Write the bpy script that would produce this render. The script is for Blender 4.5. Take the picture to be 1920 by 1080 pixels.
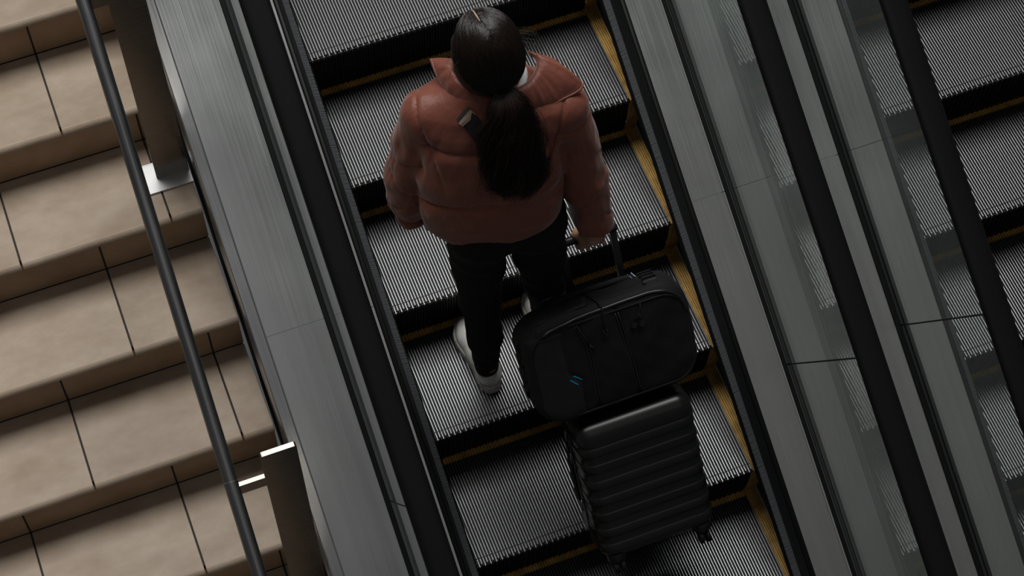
import bpy, math, random
import numpy as np
from mathutils import Vector, Matrix

random.seed(7)
rng = np.random.default_rng(11)
scn = bpy.context.scene
COL = scn.collection
for o in list(bpy.data.objects):
    bpy.data.objects.remove(o)

# ------------------------------------------------------------------ camera
CAM_F = 3988.56                                   # focal length in pixels of a 1920 px wide frame
cam_d = bpy.data.cameras.new('camera')
cam_d.sensor_width = 36.0
cam_d.lens = 36.0 * CAM_F / 1920.0
cam_d.clip_start = 0.05
cam_d.clip_end = 100
cam = bpy.data.objects.new('camera', cam_d)
COL.objects.link(cam)
def cam_matrix(loc, pitch, yaw, roll):
    cp, sp, cy, sy = math.cos(pitch), math.sin(pitch), math.cos(yaw), math.sin(yaw)
    fwd = Vector((sy*cp, cy*cp, -sp)); right = Vector((cy, -sy, 0)); up = right.cross(fwd)
    cr, sr = math.cos(roll), math.sin(roll)
    r2 = right*cr + up*sr; u2 = up*cr - right*sr
    m = Matrix((r2, u2, -fwd)).transposed().to_4x4()
    m.translation = Vector(loc)
    return m
cam.matrix_world = cam_matrix((-1.20702, -3.98809, 5.11566), 1.0144410, 0.3324489, -0.0332303)
scn.camera = cam

# ------------------------------------------------------------------ light
world = bpy.data.worlds.new('hall_light')
scn.world = world
world.use_nodes = True
wb = world.node_tree.nodes['Background']
wb.inputs['Color'].default_value = (0.97, 0.985, 1.0, 1)
wb.inputs['Strength'].default_value = 0.070
def area(name, loc, target, sx, sy, power, color):
    l = bpy.data.lights.new(name, 'AREA')
    l.shape = 'RECTANGLE'; l.size = sx; l.size_y = sy; l.energy = power; l.color = color
    o = bpy.data.objects.new(name, l); COL.objects.link(o)
    o.location = loc
    o.rotation_euler = (Vector(target)-Vector(loc)).to_track_quat('-Z', 'Y').to_euler()
    return o
area('skylight', (0.3, 2.7, 9.2), (0.2, 1.2, -0.3), 10.0, 4.4, 980, (1.0, 0.985, 0.96))
area('added_deck_fill', (-0.6, -6.2, 10.2), (0.0, -0.8, -0.4), 6.0, 5.0, 22, (1.0, 0.985, 0.965))  # added fill above and behind the camera, brightens the steel deck reflections
area('added_warm_deck_fill', (5.2, -9.2, 10.0), (0.6, -1.2, -0.6), 4.6, 5.0, 13, (1.0, 0.85, 0.72))  # added warm fill out of view, reflected in the lower right-hand deck
vs = scn.view_settings
vs.view_transform = 'Standard'; vs.look = 'None'; vs.exposure = 0.0; vs.gamma = 1.0
vs.use_curve_mapping = False

# ------------------------------------------------------------------ helpers
class MB:
    def __init__(s): s.v = []; s.f = []
    def add(s, vs_, fs_):
        b = len(s.v); s.v += [tuple(p) for p in vs_]; s.f += [tuple(i+b for i in f) for f in fs_]; return s
    def box(s, x0, x1, y0, y1, z0, z1):
        return s.add([(x0,y0,z0),(x1,y0,z0),(x1,y1,z0),(x0,y1,z0),(x0,y0,z1),(x1,y0,z1),(x1,y1,z1),(x0,y1,z1)],
                     [(0,3,2,1),(4,5,6,7),(0,1,5,4),(1,2,6,5),(2,3,7,6),(3,0,4,7)])
    def loft(s, rings, closed=True, caps=True):
        n = len(rings[0]); vs_ = [p for r in rings for p in r]; fs_ = []
        m = n if closed else n-1
        for a in range(len(rings)-1):
            for k in range(m):
                k2 = (k+1) % n
                fs_.append((a*n+k, a*n+k2, (a+1)*n+k2, (a+1)*n+k))
        if caps and closed:
            fs_.append(tuple(range(n))[::-1]); fs_.append(tuple((len(rings)-1)*n+k for k in range(n)))
        return s.add(vs_, fs_)
    def tube(s, pts, r, n=8, caps=True):
        pts = [Vector(p) for p in pts]; rings = []
        rr = r if isinstance(r, (list, tuple)) else [r]*len(pts)
        ref = None
        for i, p in enumerate(pts):
            t = (pts[min(i+1, len(pts)-1)] - pts[max(i-1, 0)]).normalized()
            if ref is None:
                ref = Vector((0,0,1)) if abs(t.z) < 0.9 else Vector((1,0,0))
            a = (ref - t*ref.dot(t)).normalized(); b = t.cross(a); ref = a
            rings.append([p + (a*math.cos(2*math.pi*k/n) + b*math.sin(2*math.pi*k/n))*rr[i] for k in range(n)])
        return s.loft(rings, True, caps)
    def xform(s, M):
        s.v = [tuple(M @ Vector(p)) for p in s.v]; return s
    def mesh(s, name, smooth=False, angle=None):
        me = bpy.data.meshes.new(name); me.from_pydata(s.v, [], s.f)
        import bmesh
        bm = bmesh.new(); bm.from_mesh(me); bmesh.ops.recalc_face_normals(bm, faces=bm.faces)
        if angle is not None:
            for e in bm.edges:
                if len(e.link_faces) == 2 and e.calc_face_angle(0) > angle: e.smooth = False
        bm.to_mesh(me); bm.free()
        if smooth: me.polygons.foreach_set('use_smooth', [True]*len(me.polygons))
        me.update(); return me

def link(name, me, mat=None, parent=None, loc=(0,0,0)):
    o = bpy.data.objects.new(name, me)
    if mat is not None and me is not None and not me.materials: me.materials.append(mat)
    COL.objects.link(o)
    if parent is not None: attach(o, parent)
    o.location = loc
    return o
WLOC = {}
def attach(o, parent):
    o.parent = parent
    o.matrix_parent_inverse = WLOC[parent.name].inverted() if parent.name in WLOC else Matrix()
def thing(name, loc, label, cat, group=None, kind=None):
    o = bpy.data.objects.new(name, None); COL.objects.link(o); o.location = loc
    o.empty_display_size = 0.1
    WLOC[o.name] = Matrix.Translation(Vector(loc))
    o['label'] = label; o['category'] = cat
    if group: o['group'] = group
    if kind: o['kind'] = kind
    return o

def mat(name, col, rough=0.5, metal=0.0, spec=0.5, **kw):
    m = bpy.data.materials.new(name); m.use_nodes = True
    b = m.node_tree.nodes['Principled BSDF']
    b.inputs['Base Color'].default_value = (*col, 1); b.inputs['Roughness'].default_value = rough
    b.inputs['Metallic'].default_value = metal; b.inputs['Specular IOR Level'].default_value = spec
    for k, v in kw.items(): b.inputs[k.replace('_', ' ')].default_value = v
    return m
def nd(m, t, **kw):
    n = m.node_tree.nodes.new(t)
    for k, v in kw.items(): setattr(n, k, v)
    return n
def lk(m, a, b): m.node_tree.links.new(a, b)
def noise_col(m, c1, c2, scale, detail=4, stretch=None, lo=0.35, hi=0.65, coord='pos', rough=0.55):
    """base colour varies between two tints of the thing itself"""
    b = m.node_tree.nodes['Principled BSDF']
    if coord == 'pos': src = nd(m, 'ShaderNodeNewGeometry').outputs['Position']
    else: src = nd(m, 'ShaderNodeTexCoord').outputs['Object']
    mp = nd(m, 'ShaderNodeMapping'); lk(m, src, mp.inputs['Vector'])
    if stretch: mp.inputs['Scale'].default_value = stretch
    n = nd(m, 'ShaderNodeTexNoise'); n.inputs['Scale'].default_value = scale; n.inputs['Detail'].default_value = detail
    n.inputs['Roughness'].default_value = rough
    lk(m, mp.outputs[0], n.inputs['Vector'])
    r = nd(m, 'ShaderNodeValToRGB'); r.color_ramp.elements[0].position = lo; r.color_ramp.elements[1].position = hi
    r.color_ramp.elements[0].color = (*c1, 1); r.color_ramp.elements[1].color = (*c2, 1)
    lk(m, n.outputs['Fac'], r.inputs['Fac']); lk(m, r.outputs['Color'], b.inputs['Base Color'])
    return n, r, mp
def bump(m, scale, strength, dist=0.002, detail=3, stretch=None, coord='pos', typ='noise'):
    b = m.node_tree.nodes['Principled BSDF']
    src = nd(m, 'ShaderNodeNewGeometry').outputs['Position'] if coord == 'pos' else nd(m, 'ShaderNodeTexCoord').outputs['Object']
    mp = nd(m, 'ShaderNodeMapping'); lk(m, src, mp.inputs['Vector'])
    if stretch: mp.inputs['Scale'].default_value = stretch
    n = nd(m, 'ShaderNodeTexNoise'); n.inputs['Scale'].default_value = scale; n.inputs['Detail'].default_value = detail
    lk(m, mp.outputs[0], n.inputs['Vector'])
    bp = nd(m, 'ShaderNodeBump'); bp.inputs['Strength'].default_value = strength; bp.inputs['Distance'].default_value = dist
    lk(m, n.outputs['Fac'], bp.inputs['Height'])
    if b.inputs['Normal'].is_linked: lk(m, b.inputs['Normal'].links[0].from_socket, bp.inputs['Normal'])
    lk(m, bp.outputs[0], b.inputs['Normal'])

# ------------------------------------------------------------------ materials
M = {}
def steel(name, col, rough, axis='incline'):
    m = mat(name, col, rough, 1.0)
    b = m.node_tree.nodes['Principled BSDF']
    # brushed grain running down the slope
    src = nd(m, 'ShaderNodeNewGeometry').outputs['Position']
    rot = nd(m, 'ShaderNodeMapping'); rot.inputs['Rotation'].default_value = (-math.radians(30), 0, 0); lk(m, src, rot.inputs['Vector'])
    mp = nd(m, 'ShaderNodeMapping'); mp.inputs['Scale'].default_value = (420, 2.2, 420) if axis == 'incline' else (3, 300, 300)
    lk(m, rot.outputs[0], mp.inputs['Vector'])
    n = nd(m, 'ShaderNodeTexNoise'); n.inputs['Scale'].default_value = 1.0; n.inputs['Detail'].default_value = 3
    lk(m, mp.outputs[0], n.inputs['Vector'])
    n2 = nd(m, 'ShaderNodeTexNoise'); n2.inputs['Scale'].default_value = 3.5; n2.inputs['Detail'].default_value = 3
    lk(m, src, n2.inputs['Vector'])
    add = nd(m, 'ShaderNodeMath', operation='ADD'); lk(m, n.outputs['Fac'], add.inputs[0]); lk(m, n2.outputs['Fac'], add.inputs[1])
    mr = nd(m, 'ShaderNodeMapRange'); mr.inputs['From Min'].default_value = 0.7; mr.inputs['From Max'].default_value = 1.35
    mr.inputs['To Min'].default_value = rough-0.10; mr.inputs['To Max'].default_value = rough+0.10
    lk(m, add.outputs[0], mr.inputs['Value']); lk(m, mr.outputs[0], b.inputs['Roughness'])
    bp = nd(m, 'ShaderNodeBump'); bp.inputs['Strength'].default_value = 0.02; bp.inputs['Distance'].default_value = 0.001
    lk(m, n.outputs['Fac'], bp.inputs['Height']); lk(m, bp.outputs[0], b.inputs['Normal'])
    if axis == 'incline':
        mp3 = nd(m, 'ShaderNodeMapping'); mp3.inputs['Scale'].default_value = (45, 0.7, 45)
        lk(m, rot.outputs[0], mp3.inputs['Vector'])
        n3 = nd(m, 'ShaderNodeTexNoise'); n3.inputs['Scale'].default_value = 1.0; n3.inputs['Detail'].default_value = 5; lk(m, mp3.outputs[0], n3.inputs['Vector'])
        r3 = nd(m, 'ShaderNodeValToRGB'); r3.color_ramp.elements[0].position = 0.3; r3.color_ramp.elements[1].position = 0.7
        r3.color_ramp.elements[0].color = (*[c*0.93 for c in col], 1); r3.color_ramp.elements[1].color = (*[c*1.06 for c in col], 1)
        lk(m, n3.outputs['Fac'], r3.inputs['Fac']); lk(m, r3.outputs['Color'], b.inputs['Base Color'])
    return m
M['deck'] = steel('brushed_steel_deck', (0.52, 0.53, 0.53), 0.36)
M['lip'] = mat('pale_aluminium_edge', (0.26, 0.26, 0.255), 0.5)
M['plate'] = mat('satin_steel_plate', (0.60, 0.60, 0.60), 0.36, 1.0)
M['post'] = steel('bronzed_stainless_post', (0.20, 0.18, 0.16), 0.24, 'x')
M['rail'] = steel('dark_rail_tube', (0.25, 0.25, 0.255), 0.34)
M['alu'] = mat('cast_aluminium_cleats', (0.36, 0.363, 0.367), 0.42, 1.0)
M['tread_base'] = mat('dark_tread_groove', (0.020, 0.021, 0.022), 0.55, 0.3)
M['riser'] = mat('dark_riser_metal', (0.012, 0.012, 0.0125), 0.45, 0.2, 0.3)
M['yellow'] = mat('yellow_step_edge', (0.42, 0.25, 0.055), 0.5)
noise_col(M['yellow'], (0.38, 0.22, 0.05), (0.68, 0.43, 0.12), 22, 5, None, 0.3, 0.62)
M['rubber'] = mat('black_rubber', (0.0055, 0.0055, 0.0055), 0.5, 0, 0.25)
M['handrail'] = mat('black_handrail_rubber', (0.0045, 0.0047, 0.0053), 0.38, 0, 0.2)
bump(M['handrail'], 240, 0.05, 0.001)
M['skirt'] = mat('black_skirt_panel', (0.012, 0.012, 0.012), 0.45, 0.2)
M['bristle'] = mat('grey_brush_bristles', (0.070, 0.074, 0.080), 0.6)
M['holder'] = mat('brush_holder', (0.014, 0.015, 0.016), 0.45)
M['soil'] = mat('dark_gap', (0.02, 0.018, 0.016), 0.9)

def glass_mat():
    m = bpy.data.materials.new('balustrade_glass'); m.use_nodes = True
    t = m.node_tree; t.nodes.clear()
    out = t.nodes.new('ShaderNodeOutputMaterial'); mix = t.nodes.new('ShaderNodeMixShader')
    tr = t.nodes.new('ShaderNodeBsdfTransparent'); tr.inputs['Color'].default_value = (0.90, 0.935, 0.92, 1)
    gl = t.nodes.new('ShaderNodeBsdfGlossy'); gl.inputs['Roughness'].default_value = 0.0; gl.inputs['Color'].default_value = (1, 1, 1, 1)
    geo = t.nodes.new('ShaderNodeNewGeometry'); dot = t.nodes.new('ShaderNodeVectorMath'); dot.operation = 'DOT_PRODUCT'
    t.links.new(geo.outputs['Normal'], dot.inputs[0]); t.links.new(geo.outputs['Incoming'], dot.inputs[1])
    ab = t.nodes.new('ShaderNodeMath'); ab.operation = 'ABSOLUTE'; t.links.new(dot.outputs['Value'], ab.inputs[0])
    s1 = t.nodes.new('ShaderNodeMath'); s1.operation = 'SUBTRACT'; s1.inputs[0].default_value = 1.0; t.links.new(ab.outputs[0], s1.inputs[1])
    pw = t.nodes.new('ShaderNodeMath'); pw.operation = 'POWER'; pw.inputs[1].default_value = 5.0; t.links.new(s1.outputs[0], pw.inputs[0])
    ml = t.nodes.new('ShaderNodeMath'); ml.operation = 'MULTIPLY_ADD'; ml.inputs[1].default_value = 0.96; ml.inputs[2].default_value = 0.04
    t.links.new(pw.outputs[0], ml.inputs[0])
    t.links.new(ml.outputs[0], mix.inputs['Fac']); t.links.new(tr.outputs[0], mix.inputs[1]); t.links.new(gl.outputs[0], mix.inputs[2])
    t.links.new(mix.outputs[0], out.inputs['Surface'])
    return m
M['glass'] = glass_mat()

def tile_mat(name='beige_stone_tile', k=(1, 1, 1)):
    m = mat(name, (0.4, 0.33, 0.27), 0.48, 0, 0.35)
    b = m.node_tree.nodes['Principled BSDF']
    n, r, mp = noise_col(m, tuple(a*b for a, b in zip((0.315, 0.232, 0.164), k)), tuple(a*b for a, b in zip((0.440, 0.352, 0.272), k)), 5.5, 7, (1, 1.6, 1), 0.32, 0.68, rough=0.62)
    oi = nd(m, 'ShaderNodeObjectInfo')
    cmb = nd(m, 'ShaderNodeCombineXYZ')
    mu = nd(m, 'ShaderNodeMath', operation='MULTIPLY'); mu.inputs[1].default_value = 37.0
    lk(m, oi.outputs['Random'], mu.inputs[0]); lk(m, mu.outputs[0], cmb.inputs[2])
    lk(m, cmb.outputs[0], mp.inputs['Location'])
    hs = nd(m, 'ShaderNodeHueSaturation'); lk(m, r.outputs['Color'], hs.inputs['Color'])
    mr = nd(m, 'ShaderNodeMapRange'); mr.inputs['To Min'].default_value = 0.93; mr.inputs['To Max'].default_value = 1.06
    lk(m, oi.outputs['Random'], mr.inputs['Value']); lk(m, mr.outputs[0], hs.inputs['Value'])
    lk(m, hs.outputs['Color'], b.inputs['Base Color'])
    bump(m, 90, 0.06, 0.001, 4)
    return m
M['tile'] = tile_mat()
M['riser_tile'] = tile_mat('brown_stone_riser_tile', (0.98, 0.84, 0.70))
M['grout'] = mat('dark_grout', (0.035, 0.030, 0.026), 0.9)

# ------------------------------------------------------------------ slope geometry
A = math.radians(30); T30 = math.tan(A); PITCH = 0.405; PY = PITCH*math.cos(A); PZ = PITCH*math.sin(A)
SN, CN = math.sin(A), math.cos(A)
Y_LO, Y_HI = -3.35, 1.75
GZ = 0.1133; GLX = 0.6455; HZ = 0.9985
def slope_extrude(prof, h, y0, y1, closed=True, perp=True):
    """profile (x, v) swept up the incline; v is measured square to the incline"""
    mb = MB(); rings = []
    for y in (y0, y1):
        rings.append([(x, y - SN*v, y*T30 + h + CN*v) for x, v in prof] if perp else [(x, y, y*T30 + h + v) for x, v in prof])
    return mb.loft(rings, closed, True)

# ================================================================== escalators
def step_meshes():
    n = 101; x0 = -0.46; p = 0.92/n
    cl = MB(); yl = MB(); rs = MB(); bs = MB(); edge = []
    def cleat(mb, xc, ya, yb, wt=0.0020, wb=0.0042, zt=0.0, zb=-0.0105):
        mb.add([(xc-wb/2,ya,zb),(xc+wb/2,ya,zb),(xc+wb/2,yb,zb),(xc-wb/2,yb,zb),(xc-wt/2,ya,zt),(xc+wt/2,ya,zt),(xc+wt/2,yb,zt),(xc-wt/2,yb,zt)],
               [(4,5,6,7),(0,1,5,4),(1,2,6,5),(2,3,7,6),(3,0,4,7)])
    for k in range(n):
        xc = x0 + (k+0.5)*p
        cleat(cl, xc, 0.0300, 0.370)
        cleat(cl, xc, 0.0 if k % 2 else 0.0085, 0.0272)
        cleat(yl, xc, 0.370, 0.412)
    yl.box(-0.46, 0.46, 0.3705, 0.412, -0.02, -0.0085)
    for sx in (-1, 1):
        a, b = (0.4605, 0.4995) if sx > 0 else (-0.4995, -0.4605)
        yl.box(a, b, 0.004, 0.412, -0.02, -0.0065)
        for j in range(5):
            cleat(yl, a + 0.005 + j*0.0073, 0.002, 0.412, 0.0040, 0.0052)
    bs.box(-0.4995, 0.4995, 0.006, 0.410, -0.022, -0.0098)
    # curved, ribbed riser
    ns = 9
    prof = [(0.006 + 0.032*(s/ns)**1.8, -0.006 - 0.203*(s/ns)) for s in range(ns+1)]
    mbk = [[(-0.46, y+0.006, z) for y, z in prof], [(0.46, y+0.006, z) for y, z in prof]]
    rs.loft(mbk, False, False)
    for k in range(n):
        xc = x0 + (k+0.5)*p; off = 0.0 if k % 2 else 0.0025
        w = 0.0027
        rings = [[(xc-w, y+0.0062, z), (xc-w*0.6, y+off-0.001, z), (xc+w*0.6, y+off-0.001, z), (xc+w, y+0.0062, z)] for y, z in prof]
        rs.loft(rings, False, False)
        rs.add([rings[0][0], rings[0][1], rings[0][2], rings[0][3]], [(0,1,2,3)])
    for sx in (-1, 1):
        a, b = (0.4605, 0.4995) if sx > 0 else (-0.4995, -0.4605)
        ry = MB(); edge.append(ry)
        ry.loft([[(a, y+0.004, z) for y, z in prof], [(b, y+0.004, z) for y, z in prof]], False, False)
        for j in range(5):
            xc = a + 0.005 + j*0.0073; w = 0.0024
            ry.loft([[(xc-w, y+0.0045, z), (xc-w*0.7, y-0.001, z), (xc+w*0.7, y-0.001, z), (xc+w, y+0.0045, z)] for y, z in prof], False, False)
    return [(nm, mb.mesh(nm), mt) for nm, mb, mt in (('step', bs, M['tread_base']), ('cleats', cl, M['alu']), ('yellow_border', yl, M['yellow']),
                                                     ('riser', rs, M['riser']), ('riser_edge_strip', edge[0], M['yellow']), ('riser_edge_strip', edge[1], M['yellow']))]
STEP = step_meshes()
for nm, me, mt in STEP: me.materials.append(mt)

HAND_PROF = []
for k in range(28):
    a = 2*math.pi*k/28; c, s = math.cos(a), math.sin(a)
    HAND_PROF.append((0.0395*math.copysign(abs(c)**0.62, c), (0.0165 if s > 0 else 0.0145)*math.copysign(abs(s)**0.75, s)))

def brush_mesh(xs, xc):
    """row of short stiff bristle tufts; xs = +1 right side, -1 left side"""
    mb = MB(); r = random.Random(3 if xs > 0 else 5)
    xa, ha, xb, hb, stp = 0.490, 0.0605, 0.4640, 0.0500, 0.0030
    y = Y_LO + 0.02
    while y < Y_HI - 0.02:
        w = 0.00118; dy = r.uniform(-0.0005, 0.0005); L = r.uniform(-0.0006, 0.0006); e = r.uniform(-0.0007, 0.0007)
        rings = []
        for x, h, d in ((xa, ha, 0.0), (xb+L, hb+e, dy)):
            rings.append([(xc+xs*x, y+d+sy*w, (y+d+sy*w)*T30+h+sz*0.0015) for sy, sz in ((-1,-1),(1,-1),(1,1),(-1,1))])
        mb.loft(rings); y += stp
    return mb.mesh('skirt_brush')

def build_escalator(xc, phase, label, imin, imax, sides, outer):
    root = thing('escalator', (xc, -0.8, -1.2), label, 'escalator')
    for i in range(imin, imax):
        loc = (xc, -(i+phase)*PY, -(i+phase)*PZ)
        st = link('step', STEP[0][1], None, root, loc)
        WLOC[st.name] = Matrix()
        for nm, me, mt in STEP[1:]:
            link(nm, me, None, st)
    for sx in sides:
        def P(prof): return [(xc + sx*x, v) for x, v in prof]
        link('skirt_panel', slope_extrude(P([(0.5035,-0.36),(0.512,-0.36),(0.512,0.05),(0.5035,0.05)]), 0, Y_LO, Y_HI, perp=False).mesh('skirt_panel'), M['skirt'], root)
        hol = [(0.512,0.030),(0.492,0.034),(0.485,0.046),(0.4835,0.060),(0.489,0.074),(0.497,0.098),(0.4985,0.104),(0.512,0.104)]
        bh = link('brush_holder', slope_extrude(P(hol), 0, Y_LO, Y_HI, perp=False).mesh('brush_holder'), M['holder'], root)
        br = link('skirt_brush', brush_mesh(sx, xc), M['bristle'], root); br['kind'] = 'stuff'
        link('brush_backing', slope_extrude(P([(0.496,0.030),(0.4575,0.026),(0.4570,0.029),(0.463,0.0445),(0.490,0.0555),(0.496,0.050)]), 0, Y_LO, Y_HI, perp=False).mesh('brush_backing'), M['rubber'], root)
        bead = [(0.507+0.0085*math.cos(a), -0.003+0.0085*math.sin(a)) for a in np.linspace(0, 2*math.pi, 13)[:-1]]
        link('edge_bead', slope_extrude(P(bead), GZ, Y_LO, Y_HI).mesh('edge_bead', True), M['rubber'], root)
        cuts = [Y_LO, -0.715, Y_HI]
        for a, b in zip(cuts[:-1], cuts[1:]):
            dk = [(0.5145,-0.012),(0.516,0.0),(0.6195,0.0),(0.6195,-0.012)]
            d = link('inner_deck', slope_extrude(P(dk), GZ, a+0.0008, b-0.0008).mesh('inner_deck'), M['deck'], root)
            WLOC[d.name] = Matrix()
            link('deck_lip', slope_extrude(P([(0.6197,-0.012),(0.6197,0.0035),(0.6205,0.0045),(0.6243,0.0045),(0.6250,0.0035),(0.6250,-0.012)]), GZ, a+0.0008, b-0.0008).mesh('deck_lip'), M['lip'], d)
        for ga, gb, tl in ((0.6252, 0.6397, 0.006), (0.6513, 0.6672, 0.005)):
            link('glass_gasket', slope_extrude(P([(ga,-0.03),(ga,tl-0.002),(ga+0.002,tl),(gb-0.002,tl),(gb,tl-0.002),(gb,-0.03)]), GZ, Y_LO, Y_HI).mesh('glass_gasket'), M['rubber'], root)
        gcuts = [Y_LO, -3.105, -1.205, 0.695, Y_HI]
        top = HZ*CN - GZ*CN - 0.016
        for a, b in zip(gcuts[:-1], gcuts[1:]):
            mb = MB(); rings = []
            for y in (a+0.0022, b-0.0022):
                rings.append([(xc+sx*x, y - SN*v, y*T30 + GZ + CN*v) for x, v in ((GLX-0.0055,-0.02),(GLX+0.0055,-0.02),(GLX+0.0055,top),(GLX-0.0055,top))])
            mb.loft(rings)
            link('glass_panel', mb.mesh('glass_panel'), M['glass'], root)
            if a > Y_LO:
                link('glass_joint', MB().loft([[(xc+sx*x, y - SN*v, y*T30 + GZ + CN*v) for x, v in ((GLX-0.0045,-0.01),(GLX+0.0045,-0.01),(GLX+0.0045,top),(GLX-0.0045,top))] for y in (a-0.0019, a+0.0019)]).mesh('glass_joint'), M['rubber'], root)
        h = link('handrail', slope_extrude([(xc+sx*GLX+x, v) for x, v in HAND_PROF], HZ, Y_LO, Y_HI).mesh('handrail', True, 1.0), M['handrail'], root)
        link('handrail_guide', slope_extrude([(xc+sx*GLX+x, v) for x, v in ((-0.021,-0.030),(0.021,-0.030),(0.021,-0.0142),(-0.021,-0.0142))], HZ, Y_LO, Y_HI).mesh('handrail_guide'), M['rubber'], root)
    # outer cladding
    for prof, cuts in outer:
        for a, b in zip(cuts[:-1], cuts[1:]):
            link('outer_deck', slope_extrude([(x, v) for x, v in prof], GZ, a+0.0008, b-0.0008).mesh('outer_deck'), M['deck'], root)
    return root

left_outer = [[(-0.6674,-0.014),(-0.6674,0.0),(-0.8470,0.0),(-0.8470,-0.014)],
              [(-0.8495,-0.014),(-0.8495,-0.0040),(-0.8515,-0.0020),(-0.8810,-0.0065),(-0.8845,-0.0085),(-0.8860,-0.014),(-0.8860,-0.20),(-0.8820,-0.20),(-0.8800,-0.03)]]
XC2 = 1.6771
mid = [(0.6674,-0.014),(0.6674,0.0),(XC2-0.6674,0.0),(XC2-0.6674,-0.014)]
esc1 = build_escalator(0.0, 0.0, 'escalator carrying a person in a brown jacket, beside the beige stairs', -4, 9, (-1, 1),
                       [(left_outer[0], [Y_LO, -0.705, Y_HI]), (left_outer[1], [Y_LO, Y_HI])])
esc2 = build_escalator(XC2, 0.7315, 'empty escalator without any rider, at the right edge', -5, 8, (-1, 1), [(mid, [Y_LO, -0.715, Y_HI])])
# truss side behind the dark gap next to the stairs
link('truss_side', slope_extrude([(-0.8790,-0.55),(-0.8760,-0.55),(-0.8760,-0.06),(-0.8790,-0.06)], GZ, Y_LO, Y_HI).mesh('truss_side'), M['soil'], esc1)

# ================================================================== stairs
SY0, SZ0, ST, SR, SXE = 0.310, 0.1796, 0.2955, 0.1785, -0.9020
stairs = thing('staircase', (-1.9, -0.8, -1.4), 'beige stone tiled stairs with dark joints beside the escalator', 'staircase')
TILE_W, GAP = 0.4605, 0.0056
def tread_tile_mesh(w):
    mb = MB(); d = ST + 0.022; th = 0.021
    prof = [(0.0010, -th+0.001), (0.0, -0.0165), (0.0006, -0.0125), (0.0030, -0.0075), (0.0068, -0.0035), (0.0120, -0.0008), (0.0165, 0.0), (d, 0.0), (d, -th), (0.003, -th)]
    e = 0.0012
    rings = []
    for x, ins in ((0, e), (e, 0), (w-e, 0), (w, e)):
        rings.append([(x, y + (ins if y < d/2 else -ins), z - ins if z > -th/2 else z) for y, z in prof])
    return mb.loft(rings).mesh('tread_tile')
def riser_tile_mesh(w):
    mb = MB(); h = SR - 0.021 - 0.007
    e = 0.0012
    rings = [[(x, ins, ins), (x, 0.012, ins), (x, 0.012, h-ins), (x, ins, h-ins)] for x, ins in ((0, e), (e, 0), (w-e, 0), (w, e))]
    return mb.loft(rings).mesh('riser_tile')
tile_cache = {}
def tile_cells(even):
    first = -0.9995 if even else -1.2275
    edges = [SXE]; x = first
    cells = [(first+GAP/2, SXE)]
    for k in range(4):
        cells.append((x-TILE_W+GAP/2, x-GAP/2)); x -= TILE_W
    return cells
slab = MB()
for i in range(-4, 11):
    ny, nz = SY0 - i*ST, SZ0 - i*SR
    for a, b in tile_cells(i % 2 == 0):
        w = round(b-a, 4)
        if ('t', w) not in tile_cache:
            tile_cache[('t', w)] = tread_tile_mesh(w)
        link('tread_tile', tile_cache[('t', w)], M['tile'], stairs, (a, ny, nz))
    for a, b in tile_cells(i % 2 == 1):
        w = round(b-a, 4)
        if ('r', w) not in tile_cache: tile_cache[('r', w)] = riser_tile_mesh(w)
        link('riser_tile', tile_cache[('r', w)], M['riser_tile'], stairs, (a, ny+0.024, nz-SR+0.0035))
    slab.box(-2.85, SXE-0.003, ny+0.0275, ny+ST+0.05, nz-SR-0.15, nz-0.0045)
link('stair_core', slab.mesh('stair_core'), M['grout'], stairs)

# ================================================================== stair railing
rail = thing('stair_railing', (-0.95, -1.30, -0.8914), 'dark steel stair railing with flat stainless posts and round tube', 'railing')
def rail_pt(y): return Vector((-1.062 + (y+0.12)*0.0239, y, 0.6936 + (y+0.12)*0.5840))
tb = MB().tube([rail_pt(1.6), rail_pt(-1.285)], 0.0198, 24)
tube = link('rail_tube', tb.mesh('rail_tube', True, 0.8), M['rail'], rail)
tb = MB().tube([rail_pt(-1.287), rail_pt(-3.2)], 0.0198, 24)
link('rail_tube', tb.mesh('rail_tube', True, 0.8), M['rail'], rail)
link('rail_joint', MB().tube([rail_pt(-1.280), rail_pt(-1.292)], 0.0190, 24).mesh('rail_joint', True, 0.8), M['plate'], rail)
def rounded_plate(x0, x1, y0, y1, z0, z1, r=0.008):
    pts = []
    for cx, cz, a0 in ((x1-r, z1-r, 0), (x0+r, z1-r, 90)):
        for k in range(5):
            a = math.radians(a0 + 22.5*k); pts.append((cx + r*math.cos(a), cz + r*math.sin(a)))
    pts += [(x0, z0), (x1, z0)]
    return MB().loft([[(x, y, z) for x, z in pts] for y in (y0, y1)])
for k in range(-1, 3):
    yb = -0.126 - k*1.182
    zb = SZ0 - (2+4*k)*SR
    p = link('post', rounded_plate(-1.000, -0.899, yb, yb+0.0145, zb+0.008, zb+1.02).mesh('post'), M['post'], rail)
    WLOC[p.name] = Matrix()
    link('base_plate', MB().box(-1.050, -0.8985, yb-0.047, yb+0.063, zb, zb+0.008).mesh('base_plate'), M['plate'], p)
    c = rail_pt(yb+0.007)
    link('bracket', MB().box(c.x+0.012, -1.000, yb+0.001, yb+0.0135, c.z-0.040, c.z+0.006).mesh('bracket'), M['post'], p)

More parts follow.
